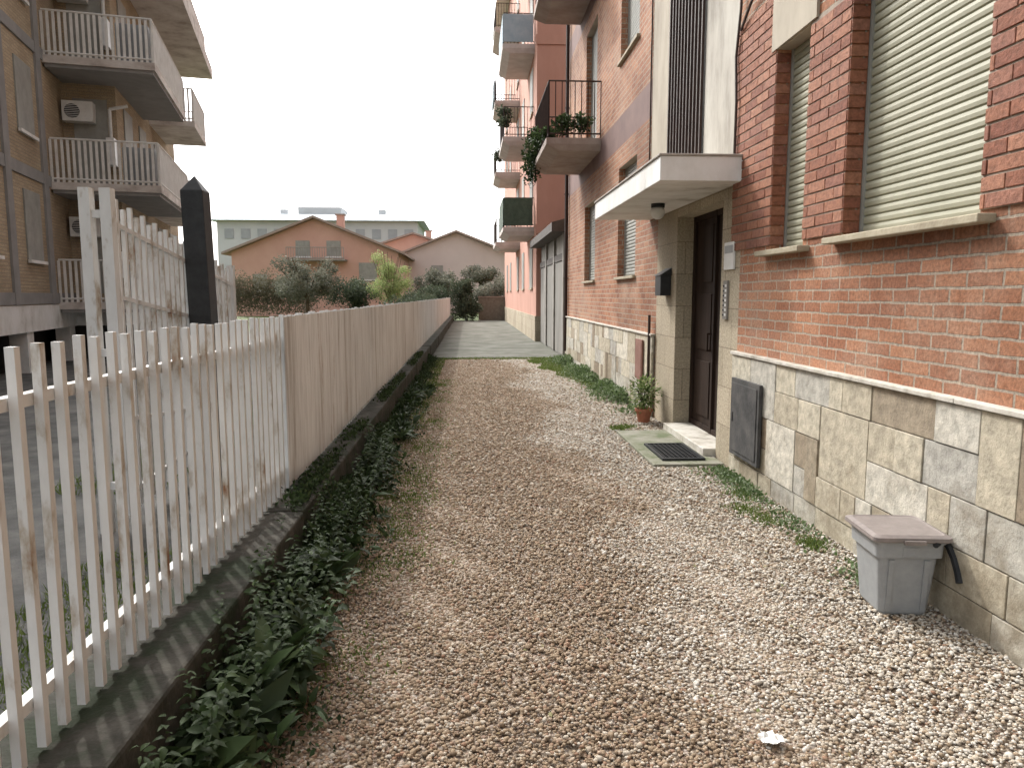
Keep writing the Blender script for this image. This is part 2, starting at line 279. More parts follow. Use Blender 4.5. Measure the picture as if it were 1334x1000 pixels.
# ---------------------------------------------------------------- fence
fe=empty('picket_fence'); fb=MB()
y=.5;i=0
while y<46.5:
    hz=1.475+random.uniform(-.008,.008); dx=random.uniform(-.003,.003); h=.0125; ty=random.uniform(-.008,.008)
    z0=.36
    vs=[]
    for z,oy in ((z0,0),(hz,ty)):
        vs+=[(-1.19-h+dx,y-h+oy,z),(-1.19+h+dx,y-h+oy,z),(-1.19+h+dx,y+h+oy,z),(-1.19-h+dx,y+h+oy,z)]
    fb.add(vs,[(0,3,2,1),(4,5,6,7),(0,1,5,4),(1,2,6,5),(2,3,7,6),(3,0,4,7)]); y+=.107; i+=1
fb.build('pickets',[WPAINT],fe)
rb=MB()
for z in (.47,1.30): rb.box(-1.24,-1.2045,.2,46.6,z,z+.035)
y=1.0
while y<46.5:
    rb.box(-1.285,-1.242,y,y+.045,.34,1.42); y+=2.4
rb.build('rails_and_posts',[WPAINT],fe)
pb=MB(); y=4.72
while y<46.3:
    y2=min(y+2.02,46.4); n=int((y2-y)/.0535); xo=-1.160+random.uniform(-.006,.006); zt=1.468+random.uniform(-.008,.008); zb=.40+random.uniform(-.02,.02)
    for k in range(n):
        a=y+(y2-y-.006)*k/n; c=y+(y2-y-.006)*(k+1)/n
        pr=[(xo-.0018,a),(xo+.0018,a+(c-a)*.3),(xo+.0018,a+(c-a)*.75),(xo-.0018,c)]
        for (xa,ya),(xb,yb) in zip(pr[:-1],pr[1:]): pb.quad((xa,ya,zb),(xb,yb,zb),(xb,yb,zt),(xa,ya,zt))
    y=y2
pb.build('sheet_panels',[SHEET],fe)
# ---------------------------------------------------------------- gate behind the fence
ga=empty('white_metal_gate'); gb=MB()
G0=Vector((-2.34,5.05,0)); G1=Vector((-2.62,8.4,0)); ng=26
for k in range(ng+1):
    t=k/ng; p_=G0.lerp(G1,t); zt=2.22-.36*t+(0.03 if k%2 else -.01); r=.014 if k not in(0,ng) else .035
    gb.box(p_.x-r,p_.x+r,p_.y-r,p_.y+r,.12,zt+(0.08 if k in (0,ng) else 0))
for dz in (.14,.62,1.45,1.95):
    a=G0.copy();c=G1.copy(); a.z=2.22-dz; c.z=1.86-dz
    if dz==1.95: c.z=a.z=.25
    gb.cyl(a,c,.02,4)
gb.box(-2.50,-2.43,5.0,5.07,0,2.29)
for z in (.3,1.2,2.1): gb.box(-2.43,-2.375,5.02,5.05,z,z+.05)
gb.build('gate_bars',[WPAINT],ga)
po=MB(); x,y,h=-2.33,6.75,.095
po.add([(x-h,y-h,0),(x+h,y-h,0),(x+h,y+h,0),(x-h,y+h,0),(x-h-.05,y-h,2.5),(x+h-.05,y-h,2.5),(x+h-.05,y+h,2.5),(x-h-.05,y+h,2.5),(x-.05,y,2.64)],
 [(0,1,5,4),(1,2,6,5),(2,3,7,6),(3,0,4,7),(4,5,8),(5,6,8),(6,7,8),(7,4,8)])
po.build('black_gate_post',[BLACKM],bevel=.006)
# ---------------------------------------------------------------- shutter / railing helpers
def shutter(b,x,y0,y1,z0,z1,mi,pitch=.052):
    n=int((z1-z0)/pitch); 
    for k in range(n):
        z=z0+(z1-z0)*k/n; dz=(z1-z0)/n
        pr=[(x+.006,z),(x-.004,z+dz*.12),(x-.007,z+dz*.5),(x-.002,z+dz*.88),(x+.008,z+dz*.9),(x+.006,z+dz)]
        for (xa,za),(xb,zb) in zip(pr[:-1],pr[1:]): b.quad((xa,y0,za),(xa,y1,za),(xb,y1,zb),(xb,y0,zb),mi)
def railing(b,pts,z0,h,sp,r,mi=0,flat=None):
    for a,c in zip(pts[:-1],pts[1:]):
        a=Vector((*a,z0));c=Vector((*c,z0)); d=c-a; n=max(1,int(d.length/sp))
        for k in range(n+1):
            p=a+d*k/n; rr=r*1.5 if k in(0,n) else r
            if flat: 
                u=d.normalized()*flat; v=Vector((-u.y,u.x,0)).normalized()*.006
                b.add([p-u-v,p+u-v,p+u+v,p-u+v]+[q+Vector((0,0,h-.02)) for q in (p-u-v,p+u-v,p+u+v,p-u+v)],[(0,1,5,4),(1,2,6,5),(2,3,7,6),(3,0,4,7),(4,5,6,7)],mi)
            else: b.cyl(p,p+Vector((0,0,h)),rr,5,mi)
        for zz in (.08,h): b.cyl(a+Vector((0,0,zz)),c+Vector((0,0,zz)),r*1.6,6,mi)
# ---------------------------------------------------------------- brick building
B=empty('brick_apartment_building'); X0=2.42; YE=18.3; ZT=14.0
ops=[(3.44,4.74,1.98,3.55,'s'),(5.32,5.9,1.96,3.5,'s'),(7.05,8.6,0,2.5,'d'),(10.8,12.1,1.9,3.62,'s'),(14.3,15.6,1.9,3.42,'s'),(7.73,9.08,2.95,13,'g'),
 (10.8,12.1,5.25,6.9,'s'),(14.3,15.6,4.47,6.8,'s'),(5.32,5.9,5.15,6.7,'s'),(3.44,4.74,5.15,6.7,'s'),(10.8,12.1,8.4,10,'s'),(14.3,15.6,7.6,10,'s'),(3.44,4.74,8.4,10,'s'),(.3,1.5,1.98,3.55,'s')]
ys=sorted(set([-3,YE,6.56,6.8,9.5,9.95]+[o[0] for o in ops]+[o[1] for o in ops])); zs=sorted(set([0,ZT,2.6,2.83,3.95,4.42,7.1,7.55]+[o[2] for o in ops]+[o[3] for o in ops]))
wb=MB()
def dep(k): return {'s':.15,'d':.26,'g':.22}[k]
for a,c in zip(ys[:-1],ys[1:]):
    for e,f in zip(zs[:-1],zs[1:]):
        my,mz=(a+c)/2,(e+f)/2
        if any(o[0]<my<o[1] and o[2]<mz<o[3] for o in ops): continue
        mi=0
        if 6.56<my<9.5 and mz<2.6: mi=1
        elif 6.8<my<7.73 and mz>2.6: mi=3
        elif 7.73<my<9.95 and mz>2.6: mi=4
        elif my>9.95 and (3.95<mz<4.42 or 7.1<mz<7.55): mi=2
        wb.quad((X0,a,e),(X0,a,f),(X0,c,f),(X0,c,e),mi)
for o in ops:
    y0,y1,z0,z1,k=o; d=X0+dep(k); mi={'s':0,'d':1,'g':3}[k]
    wb.quad((X0,y1,z0),(X0,y1,z1),(d,y1,z1),(d,y1,z0),mi); wb.quad((X0,y0,z0),(d,y0,z0),(d,y0,z1),(X0,y0,z1),mi)
    wb.quad((X0,y0,z1),(d,y0,z1),(d,y1,z1),(X0,y1,z1),4 if k=='s' else mi); wb.quad((X0,y0,z0),(X0,y1,z0),(d,y1,z0),(d,y0,z0),4)
wb.quad((X0,YE,0),(X0,YE,ZT),(14,YE,ZT),(14,YE,0),0); wb.quad((X0,-3,0),(14,-3,0),(14,-3,ZT),(X0,-3,ZT),0)
wb.box(X0-.5,14,-3.3,YE+.4,ZT,ZT+.25,5); wb.quad((14,-3,0),(14,YE,0),(14,YE,ZT),(14,-3,ZT),0)
wb.build('walls',[BRICK,TRAV,BAND,PLASTER,PLASTERB,WHITEC],B)
sb=MB()
for o in ops:
    y0,y1,z0,z1,k=o; x=X0+dep(k)
    if k=='s':
        col=0 if y0<6 else 1
        shutter(sb,x-.03,y0+.035,y1-.035,z0+.02,z1,col)
        sb.box(x-.045,x+.01,y0,y0+.033,z0,z1,2); sb.box(x-.045,x+.01,y1-.033,y1,z0,z1,2)
    if k=='g':
        sb.quad((x,y0,z0),(x,y0,z1),(x,y1,z1),(x,y1,z0),3)
sb.build('roller_shutters',[SHUT,SHUTD,SHUTD,DARK],B)
lb=MB()
for o in ops:
    y0,y1,z0,z1,k=o
    if k=='s' and not (z0>4.4 and z0<4.5):
        if y0<6: lb.box(X0-.09,X0+.16,y0-.11,y1+.11,z0-.045,z0-.003)
        else: lb.box(X0-.05,X0+.16,y0-.06,y1+.06,z0-.045,z0-.003)
lb.build('window_sills',[SILL],B,bevel=.006)
li=MB()
li.box(X0-.022,X0+.1,5.22,5.98,3.503,3.9,0)
li.box(X0-.022,X0+.1,3.36,4.84,3.553,3.9,0)
li.build('lintels',[PLASTERB],B)
# dark-red brick jambs beside the ground-floor windows, real courses, half-bond
QB=attrmat('jamb_brick',[(.22,.085,.055),(.30,.125,.075),(.37,.175,.11),(.27,.12,.085)],noise=.45,nscale=30,bump=.9)
pr=MB()
def courses(ya,yb,z0,z1):
    k=0; z=z0
    while z<z1-.03:
        w=.25; st=(w/2 if k%2 else 0); y=ya-st
        while y<yb:
            a=max(y,ya)+.004; c=min(y+w,yb)-.004
            if c-a>.02: pr.cr=random.random(); pr.box(X0-.012-random.uniform(0,.004),X0-.001,a,c,z+.004,z+.070)
            y+=w
        z+=.078; k+=1
JP=((4.743,5.317,2.0,3.5),(5.903,6.79,2.0,3.95),(2.9,3.437,2.0,3.5))
for ya,yb,z0,z1 in JP: courses(ya,yb,z0,z1); pr.box(X0-.007,X0-.002,ya,yb,z0,z1,1)
for y1,z1 in ((4.74,3.5),(5.9,3.46)):
    z=2.0
    while z<z1:
        pr.cr=random.random(); pr.box(X0-.012,X0+.10,y1-.010,y1-.001,z+.004,z+.070); z+=.078
pr.build('brick_jambs',[QB,mat('jamb_mortar',[(.24,.19,.155),(.36,.30,.24)],9)],B,bevel=.003)
# stone cladding
def slabs(y0,y1,name):
    s=MB(); s.box(X0-.022,X0-.002,y0,y1,0,1.075,1)
    rows=[0,.16,.37,.62,.86,1.075]; occ={}
    for ri in range(5):
        y=y0
        while y<y1-.02:
            L_=random.choice([.18,.26,.34,.42,.52,.6]); ye=min(y+L_,y1)
            if y1-ye<.12: ye=y1
            blk=[t for t in occ.get(ri,[]) if t[0]<ye-1e-6 and t[1]>y+1e-6]
            if blk:
                t=blk[0]
                if t[0]<=y+1e-6: y=t[1]; continue
                ye=t[0]
            top=ri+1
            if ri<4 and random.random()<.33 and ye-y>.15: top=ri+2; occ.setdefault(ri+1,[]).append((y,ye)); occ[ri+1].sort()
            s.cr=random.random()
            d=random.uniform(0,.010); g=random.uniform(.0025,.004)
            if ye-y>.03: s.box(X0-.042-d,X0-.02,y+g,ye-g,rows[ri]+g,rows[top]-g,0)
            y=ye
    return s.build(name,[STONE,MORTAR],B,bevel=.003)
slabs(-3,6.55,'stone_cladding'); slabs(9.52,YE,'stone_cladding_far')
ld=MB(); y=-3.0
while y<YE:
    y2=y+random.uniform(.8,1.3)
    for a,c in ((-3,6.56),(9.5,YE)):
        p0,p1=max(y,a),min(y2,c)
        if p1-p0>.05: ld.box(X0-.064-random.uniform(0,.006),X0-.001,p0,p1-.004,1.078,1.103+random.uniform(0,.004))
    y=y2
ld.build('stone_ledge',[MARBLE],B,bevel=.004)
# canopy
cb=MB(); cb.box(1.68,X0+.02,6.57,9.96,2.603,2.815,0); cb.box(1.665,X0+.02,6.555,9.975,2.815,2.835,1); cb.build('entrance_canopy',[WHITEC,CAPM],B,bevel=.006)
# door
db=MB(); xd=X0+.22
db.box(xd,xd+.04,7.05,8.6,.1,2.5,0)
for y in (7.05,7.80,8.54): db.box(xd-.03,xd,y,y+.06,.1,2.5,0)
for z in (.1,2.44): db.box(xd-.025,xd,7.11,8.54,z,z+.06,0)
for y in (7.2,7.95):
    for z in (.25,1.0,1.75): 
        db.box(xd-.014,xd-.001,y,y+.5,z,z+.62,0)
db.cyl((xd-.07,7.86,1.0),(xd-.07,7.86,1.2),.010,8,0); db.box(xd-.07,xd,7.855,7.865,1.0,1.02,0); db.box(xd-.07,xd,7.855,7.865,1.18,1.2,0)
db.build('entrance_door',[DOORM,WHITEP],B,bevel=.003)
tb=MB(); tb.box(2.30,X0+.24,7.07,8.58,-.02,.10); tb.build('threshold',[MARBLE],B,bevel=.008)
# grille
gr=MB()
for k in range(11):
    y=7.78+k*.125; gr.box(X0-.035,X0-.01,y-.015,y+.015,2.9,10)
for z in (2.98,5.9,9): gr.box(X0-.03,X0-.014,7.74,9.07,z,z+.04)
gr.build('stair_window_grille',[IRON],B)
# balcony
def balcony(parent,y0,y1,x0,x1,z,slabm,railm,th=.22,h=1.0,sp=.11,nm='balcony'):
    b=MB(); b.box(x0,x1,y0,y1,z-th*.5,z,0)
    b.add([(x0,y0,z-th*.5-.001),(x1,y0,z-th*.5-.001),(x1,y1,z-th*.5-.001),(x0,y1,z-th*.5-.001),(x0+.25,y0+.05,z-th),(x1,y0+.05,z-th),(x1,y1-.05,z-th),(x0+.25,y1-.05,z-th)],[(4,5,6,7),(0,1,5,4),(2,3,7,6),(3,0,4,7)],0)
    railing(b,[(x1,y0+.04),(x0+.05,y0+.04),(x0+.05,y1-.04),(x1,y1-.04)],z,h,sp,.009,1)
    return b.build(nm,[slabm,railm],parent)
BALC=mat('balcony_slab_brownish',[(.24,.18,.16),(.42,.36,.32)],2,bump=.2)
balcony(B,13.8,16.6,1.42,X0,4.45,BALC,IRON); balcony(B,13.8,16.6,1.42,X0,7.58,BALC,IRON); balcony(B,13.8,16.6,1.42,X0,10.7,BALC,IRON)
pi=MB(); pi.cyl((X0-.06,18.1,.25),(X0-.06,18.1,ZT),.045,8); pi.tube([(X0-.03,6.72,2.83),(X0-.035,6.70,3.3),(X0-.03,6.76,3.7),(X0-.035,6.66,4.1),(X0-.03,6.7,6)],.012,6)
pi.tube([(X0-.03,6.66,3.9),(X0-.04,6.4,4.05),(X0-.03,6.0,4.1)],.012); pi.cyl((X0-.06,9.62,.35),(X0-.06,9.62,1.35),.018,6)
pi.tube([(X0-.015,9.98,2.85),(X0-.015,9.99,4.5),(X0-.015,9.97,9)],.01,5)
for z in (2,4,6): pi.cyl((X0-.06,18.1,z),(X0-.06,18.1,z+.04),.055,8)
pi.build('drainpipe_and_cables',[IRON],B)
# small fittings
mb=MB(); mb.box(X0-.13,X0-.003,8.82,9.08,1.6,1.84); mb.add([(X0-.15,8.80,1.84),(X0-.003,8.80,1.84),(X0-.003,9.10,1.84),(X0-.15,9.10,1.84),(X0-.003,8.80,1.93),(X0-.003,9.10,1.93)],[(0,1,2,3),(0,4,1),(2,5,3),(0,3,5,4)]); mb.build('mailbox',[BLACKM],bevel=.006)
ns=MB(); ns.box(X0-.02,X0-.003,6.68,6.93,1.84,2.09,0); ns.box(X0-.023,X0-.0205,6.70,6.91,1.99,2.06,1)
ns.build('notice_plate',[WHITEP,GREYPL])
ip=MB(); ip.box(X0-.02,X0-.003,6.82,6.93,1.38,1.74,0)
for k in range(7):
    ip.cyl((X0-.02,6.90,1.42+k*.045),(X0-.03,6.90,1.42+k*.045),.009,8,1); ip.box(X0-.022,X0-.0202,6.835,6.88,1.41+k*.045,1.435+k*.045,2)
ip.build('intercom_panel',[GARAGE,BLACKM,WHITEP])
ub=MB(); ub.box(X0-.085,X0-.055,5.80,6.44,.2,.88,0); ub.box(X0-.092,X0-.086,5.84,6.40,.24,.84,0); ub.box(X0-.10,X0-.09,6.36,6.385,.5,.58,0); ub.build('meter_cabinet_door',[mat('weathered_steel',[(.04,.04,.042),(.075,.074,.073),(.11,.105,.10)],5,rough=.8,spec=.15)],bevel=.004)
ub=MB(); ub.box(X0-.075,X0-.05,9.95,10.35,.45,1.0,0); ub.box(X0-.08,X0-.0752,9.98,10.32,.48,.97,0); ub.build('gas_cabinet_door',[mat('red_brown_steel',[(.17,.08,.06),(.26,.14,.11)],5)],bevel=.003)
# lamp
def uvs(b,c,r,mi=0,n=14,m=8,zs=1):
    vs=[];fs=[]
    for i in range(m+1):
        t=math.pi*i/m
        for k in range(n): vs.append((c[0]+r*math.sin(t)*math.cos(2*math.pi*k/n),c[1]+r*math.sin(t)*math.sin(2*math.pi*k/n),c[2]+r*math.cos(t)*zs))
    for i in range(m):
        for k in range(n): fs.append((i*n+k,(i+1)*n+k,(i+1)*n+(k+1)%n,i*n+(k+1)%n))
    b.add(vs,fs,mi)
la=MB(); la.cyl((2.08,8.2,2.602),(2.08,8.2,2.56),.075,16,1); uvs(la,(2.08,8.2,2.51),.078,0,18,10); la.build('porch_lamp',[WHITEP,BLACKM],smooth=True)
# doorstep slab and mat
ds=MB(); ds.box(1.72,2.40,6.72,8.5,-.05,.028); ds.build('doorstep_slab',[MOSSC],bevel=.01)
dm=MB(); xa,xb,ya,yb=1.84,2.26,6.86,7.62
dm.box(xa,xb,ya,ya+.03,.03,.05);dm.box(xa,xb,yb-.03,yb,.03,.05)
dm.box(xa,xa+.03,ya+.031,yb-.031,.03,.05);dm.box(xb-.03,xb,ya+.031,yb-.031,.03,.05)
dm.box(xa+.031,xb-.031,ya+.031,yb-.031,.029,.033)
for k in range(1,15): dm.box(xa+.031,xb-.031,ya+k*.048,ya+k*.048+.014,.0335,.046)
for k in range(1,9): dm.box(xa+k*.046,xa+k*.046+.012,ya+.031,yb-.031,.0335,.0445)
dm.build('rubber_doormat',[BLACKM])
# ---------------------------------------------------------------- bin
bn=empty('kitchen_waste_bin',(2.18,3.56,.012),math.radians(-6))
def loft(b,secs,mi=0,cap=True):
    n=len(secs[0]); vs=[p for s_ in secs for p in s_]; fs=[]
    for i in range(len(secs)-1):
        for k in range(n): fs.append((i*n+k,i*n+(k+1)%n,(i+1)*n+(k+1)%n,(i+1)*n+k))
    if cap: fs.append(tuple(range(n))[::-1]); fs.append(tuple(range((len(secs)-1)*n,len(secs)*n)))
    b.add(vs,fs,mi)
def rrect(hx,hy,z,r=.03,cx=0,cy=0,seg=4):
    out=[]
    for sx,sy,a0 in ((1,1,0),(-1,1,90),(-1,-1,180),(1,-1,270)):
        for k in range(seg+1):
            a=math.radians(a0+90*k/seg); out.append((cx+sx*(hx-r)+r*math.cos(a),cy+sy*(hy-r)+r*math.sin(a),z))
    return out
def rr2(hx,hy,z,r=.03):
    out=[]
    for cx,cy,a0 in ((hx-r,hy-r,0),(-hx+r,hy-r,90),(-hx+r,-hy+r,180),(hx-r,-hy+r,270)):
        for k in range(5):
            a=math.radians(a0+90*k/4); out.append((cx+r*math.cos(a),cy+r*math.sin(a),z))
    return out
bb=MB(); loft(bb,[rr2(.115,.125,0),rr2(.12,.13,.012),rr2(.145,.15,.30),rr2(.146,.151,.302),rr2(.162,.166,.306),rr2(.165,.17,.375),rr2(.172,.177,.378),rr2(.174,.179,.392)])
for sx in (-.085,.085):
    bb.add([(sx-.012,-.128,.02),(sx+.012,-.128,.02),(sx+.012,-.138,.02),(sx-.012,-.138,.02),(sx-.012,-.149,.29),(sx+.012,-.149,.29),(sx+.012,-.158,.29),(sx-.012,-.158,.29)],[(0,1,5,4),(1,2,6,5),(2,3,7,6),(3,0,4,7),(4,5,6,7),(0,3,2,1)])
bb.box(-.04,.04,-.172,-.160,.315,.36)
bb.build('body',[GREYPL],bn,smooth=False)
bl=MB(); loft(bl,[rr2(.186,.190,.390),rr2(.192,.196,.396),rr2(.190,.194,.414),rr2(.165,.170,.424),rr2(.155,.160,.420)]); bl.box(-.05,.05,-.21,-.19,.385,.405)
bl.build('lid',[LIDPL],bn)
bh=MB()
path=[(.180,-.10,.385),(.196,-.13,.36),(.206,-.165,.31),(.210,-.20,.25),(.208,-.225,.205)]
for a,c in zip(path[:-1],path[1:]): bh.cyl(a,c,.017,6)
bh.cyl((.10,-.195,.383),(.190,-.10,.385),.014,8); bh.cyl((.165,.02,.372),(.205,.02,.372),.024,12)
bh.build('handle',[BLACKM],bn)
# litter
pv=[];pf=[]; nn=6
for i in range(nn):
    for k in range(nn): pv.append((1.03+i*.016+random.uniform(-.004,.004),2.39+k*.016+random.uniform(-.004,.004),.018+random.uniform(0,.016)))
for i in range(nn-1):
    for k in range(nn-1):
        if (i,k) in ((0,0),(4,4),(0,4)): continue
        pf.append((i*nn+k,(i+1)*nn+k,(i+1)*nn+k+1,i*nn+k+1))
b=MB(); b.add(pv,pf); b.build('crumpled_paper_litter',[WHITEP])
# fallen dry leaves on the gravel
n=260; P=np.stack([rng.uniform(-.8,2.35,n),1.6+13*rng.random(n)**1.4,np.full(n,.02)],1); a=rng.uniform(0,6.28,n)
V,T=leaves(P,np.stack([np.cos(a),np.sin(a),rng.normal(.05,.15,n)],1),rng.uniform(.012,.032,n),rng.uniform(.008,.018,n),.1)
npmesh('fallen_leaves',V,T,np.repeat(rng.random(n),8),[attrmat('dry_leaf',[(.10,.06,.03),(.22,.15,.08),(.13,.15,.05),(.30,.24,.15)])])
# ---------------------------------------------------------------- garage and orange building
G=empty('garage_building'); g=MB()
g.box(X0+.05,8,18.75,25.4,0,3.2,0)
g.box(X0-.35,8,18.7,25.45,3.2,3.42,1); 
g.add([(X0-.35,18.7,3.42),(8,18.7,3.42),(8,25.45,3.42),(X0-.35,25.45,3.42),(X0+.3,18.7,3.6),(8,18.7,3.6),(8,25.45,3.6),(X0+.3,25.45,3.6)],[(4,5,6,7),(0,1,5,4),(3,0,4,7),(2,3,7,6)],1)
for k in range(3):
    y=18.95+k*2.15; g.box(X0-.02,X0+.049,y,y+.22,0,3.198,0)
    for j in range(6): g.box(X0+.02,X0+.047,y+.26+j*.3,y+.26+j*.3+.28,.05,2.5,2)
    g.box(X0+.0,X0+.047,y+.225,y+2.14,2.52,2.7,1)
g.build('garage_front',[GREYC,DARKROOF,GARAGE],G)
O=empty('salmon_apartment_building'); o=MB(); XO=2.3
o.box(XO,16,25.5,48,0.9,17.5,0); o.box(XO-.04,16,25.45,48.05,0,.9,1); o.box(XO-.7,16.3,25,48.6,17.5,17.9,2)
for lv in range(6):
    z=3.95+3.07*lv-3.07
    for yy in (26.9,34.4,31.0,40.5,44):
        zb=z+1.0; 
        o.box(XO-.03,XO-.003,yy,yy+1.1,zb,zb+1.5,3)
        o.box(XO-.06,XO-.031,yy-.08,yy+1.18,zb-.06,zb,4)
    if lv>0: o.box(XO-.035,16,25.46,25.497,z-.25,z+.05,0)
o.build('walls',[SALMON,TRAV,WHITEC,SHUTD,SILL],O)
BS2=mat('salmon_balcony_slab',[(.40,.35,.32),(.56,.51,.48)],2)
for lv in range(4):
    z=4.0+3.07*lv
    balcony(O,26.4,29.6,1.2,XO,z,BS2,IRON,th=.3,nm='balcony')
    balcony(O,33.8,36.8,1.2,XO,z,BS2,IRON,th=.3,nm='balcony')
GS=mat('dark_green_screen',[(.05,.075,.055),(.085,.12,.09)],6)
bc=MB(); bc.box(1.205,1.225,26.45,29.55,4.05,5.0,0); bc.box(1.23,2.25,26.40,26.425,4.05,5.0,0); bc.build('green_balcony_screen',[GS],O)
bc=MB(); bc.box(1.205,1.225,26.45,29.55,10.2,11.1,0); bc.box(1.23,2.25,26.40,26.425,10.2,11.1,0)
for k in range(6): bc.box(1.14,1.2,33.9+k*.4,34.2+k*.4,10.25,11.0,0)
bc.build('balcony_screens',[mat('blueish_panel',[(.25,.33,.38),(.36,.42,.46)],3)],O)
# ---------------------------------------------------------------- left building, colours lightened to carry a hazy veil
LB=empty('beige_apartment_building',(-9.6,18,0),math.radians(13)); b=MB()
H=10.2
b.box(-13,0,-16,1.4,1.4,H,0); b.box(-13,1.2,1.4,11,1.4,H,0)
b.box(-13,.02,-16,1.38,.85,1.4,1); b.box(-13,1.22,1.4,11.02,.85,1.4,1)
b.box(-13,-.6,-15.9,1.3,0,.85,2); b.box(-13,.6,1.45,10.9,0,.85,2)
for y in (-14,-11,-8,-5,-2,1.1,4,7.5,10.7): b.box(-.35 if y<1.3 else .85,-.02 if y<1.3 else 1.18,y-.2,y+.2,0,.848,1)
for y in (-15.8,-13.2,-10.6,-8,-5.4,-2.9,-.55): b.box(.0,.05,y,y+.32,1.41,H-.05,3)
for zz in (1.4,4.05,6.85):
    b.box(.0,.04,-16,1.39,zz+.02,zz+.26,3)
    for y in (-12.2,-9.6,-7,-4.5,-1.9):
        b.box(.002,.03,y,y+1.0,zz+.95,zz+2.4,4); b.box(.03,.09,y-.05,y+1.05,zz+.88,zz+.945,1)
    b.box(.25,1.0,1.36,1.397,zz+.25,zz+2.35,4)
    for y in (2.2,4.2,6.6,8.8): b.box(1.203,1.23,y,y+1.0,zz+.2,zz+2.35,4)
b.box(-13.3,2.6,-.2,11.6,9.75,10.15,5); b.box(-13.3,.7,-16.3,-.2,9.75,10.15,5); b.box(-13.2,2.4,-.1,11.5,10.15,11.2,5)
BLS=mat('stained_slab_edge',[(.30,.25,.22),(.50,.45,.41),(.64,.60,.56)],1.5,stretch=(1,1,2),pos=[.3,.48,.68],bump=.2)
GREYL=mat('grey_render_band',[(.21,.205,.20),(.29,.28,.27)],2)
for z in (1.45,4.2,7.0):
    b.box(.0,2.35,.0,5.1,z-.17,z,5); b.box(1.2,2.5,6.0,9.2,z-.17,z,5); b.box(.05,2.3,.05,5.05,z-.25,z-.171,3)
b.build('walls',[BEIGEBR,WHITEC,DARK,GREYL,SHUTD,BLS],LB)
rl=MB()
for z in (1.45,4.2,7.0):
    railing(rl,[(.05,.04),(2.31,.04),(2.31,5.06),(1.25,5.06)],z,.98,.115,.014,0,flat=.03)
    railing(rl,[(1.25,6.05),(2.46,6.05),(2.46,9.15),(1.25,9.15)],z,.98,.115,.014,0,flat=.03)
rl.build('balcony_railings',[mat('offwhite_rail',[(.56,.54,.50),(.72,.70,.67)],4)],LB)
ac=MB()
for z in (1.5,4.25,7.05):
    ac.box(.08,.75,1.05,1.35,z+1.55,z+2.02,0)
    ac.cyl((.3,1.049,z+1.78),(.3,1.042,z+1.78),.17,16,1)
    for k in range(8): ac.box(.14,.46,1.034,1.04,z+1.62+k*.042,z+1.632+k*.042,0)
    ac.box(1.0,1.18,1.05,1.39,z+.55,z+1.2,0); ac.cyl((1.09,1.2,z+1.2),(1.09,1.2,z+1.9),.04,8,0); ac.cyl((1.09,1.2,z+1.9),(1.5,1.2,z+2.0),.04,8,0)
    ac.box(1.24,1.6,3.2,3.9,z+.02,z+.9,0)
    ac.box(1.5,2.2,.25,.55,z+.0,z+.85,2)
ac.build('air_conditioners_and_boilers',[WHITEP,BLACKM,GREYPL],LB)
# ---------------------------------------------------------------- background houses, distance haze put into their paler colours
def gable(name,x0,x1,y0,y1,ze,zr,wm,rm,over=.6,wins=(),chim=True):
    e=empty(name); b=MB(); xm=(x0+x1)/2
    b.add([(x0,y0,0),(x1,y0,0),(x1,y0,ze),(xm,y0,zr),(x0,y0,ze)],[(0,1,2,3,4)],0)
    b.add([(x0,y1,0),(x1,y1,0),(x1,y1,ze),(xm,y1,zr),(x0,y1,ze)],[(4,3,2,1,0)],0)
    b.quad((x0,y0,0),(x0,y0,ze),(x0,y1,ze),(x0,y1,0),0); b.quad((x1,y0,0),(x1,y1,0),(x1,y1,ze),(x1,y0,ze),0)
    s=(zr-ze)/(xm-x0); 
    for sg in (-1,1):
        xe=xm+sg*(xm-x0+over); zE=ze-s*over+.02
        b.add([(xm,y0-over,zr+.02),(xe,y0-over,zE),(xe,y1+over,zE),(xm,y1+over,zr+.02),(xm,y0-over,zr+.2),(xe,y0-over,zE+.18),(xe,y1+over,zE+.18),(xm,y1+over,zr+.2)],[(0,1,2,3),(7,6,5,4),(0,4,5,1),(1,5,6,2),(2,6,7,3)],1)
    for (wx,wz,ww,wh) in wins:
        b.box(wx,wx+ww,y0-.05,y0-.01,wz,wz+wh,2); b.box(wx-.1,wx+ww+.1,y0-.12,y0-.01,wz-.12,wz-.02,3)
    if chim: b.box(xm+1.2,xm+1.8,y0+3,y0+3.6,zr-1,zr+.6,0); b.box(xm+1.1,xm+1.9,y0+2.9,y0+3.7,zr+.6,zr+.7,1)
    b.build('house_body',[wm,rm,SHUTD,WHITEC],e); return e
gable('salmon_gable_house',-18.6,-5.6,60,74,5.0,7.6,SALMON2,TILE,wins=[(-13.6,4.7,1.1,1.2),(-11.2,4.7,1.1,1.2),(-17,2,1.1,1.3),(-8.7,2.9,1.4,1.3),(-14,2,1.1,1.3)])
bq=MB(); bq.box(-14.2,-9.6,58.8,59.98,4.3,4.42,0); railing(bq,[(-14.1,58.9),(-9.7,58.9)],4.42,.9,.18,.02,0); bq.build('house_balcony',[GREYC],bpy.data.objects['salmon_gable_house'])
gable('pink_gable_house',-6.5,4.2,70,84,5.3,7.4,mat('hazed_pink_plaster',[(.55,.47,.44),(.62,.54,.51)],.4,bump=0),TILE,wins=[(-3.5,3.2,1.1,1.2),(0,3.2,1.1,1.2)],chim=False)  # pink plaster washed out in colour in place of haze
gable('tiled_roof_house',-11,-1.0,82,95,6.6,8.2,SALMON2,TILE)
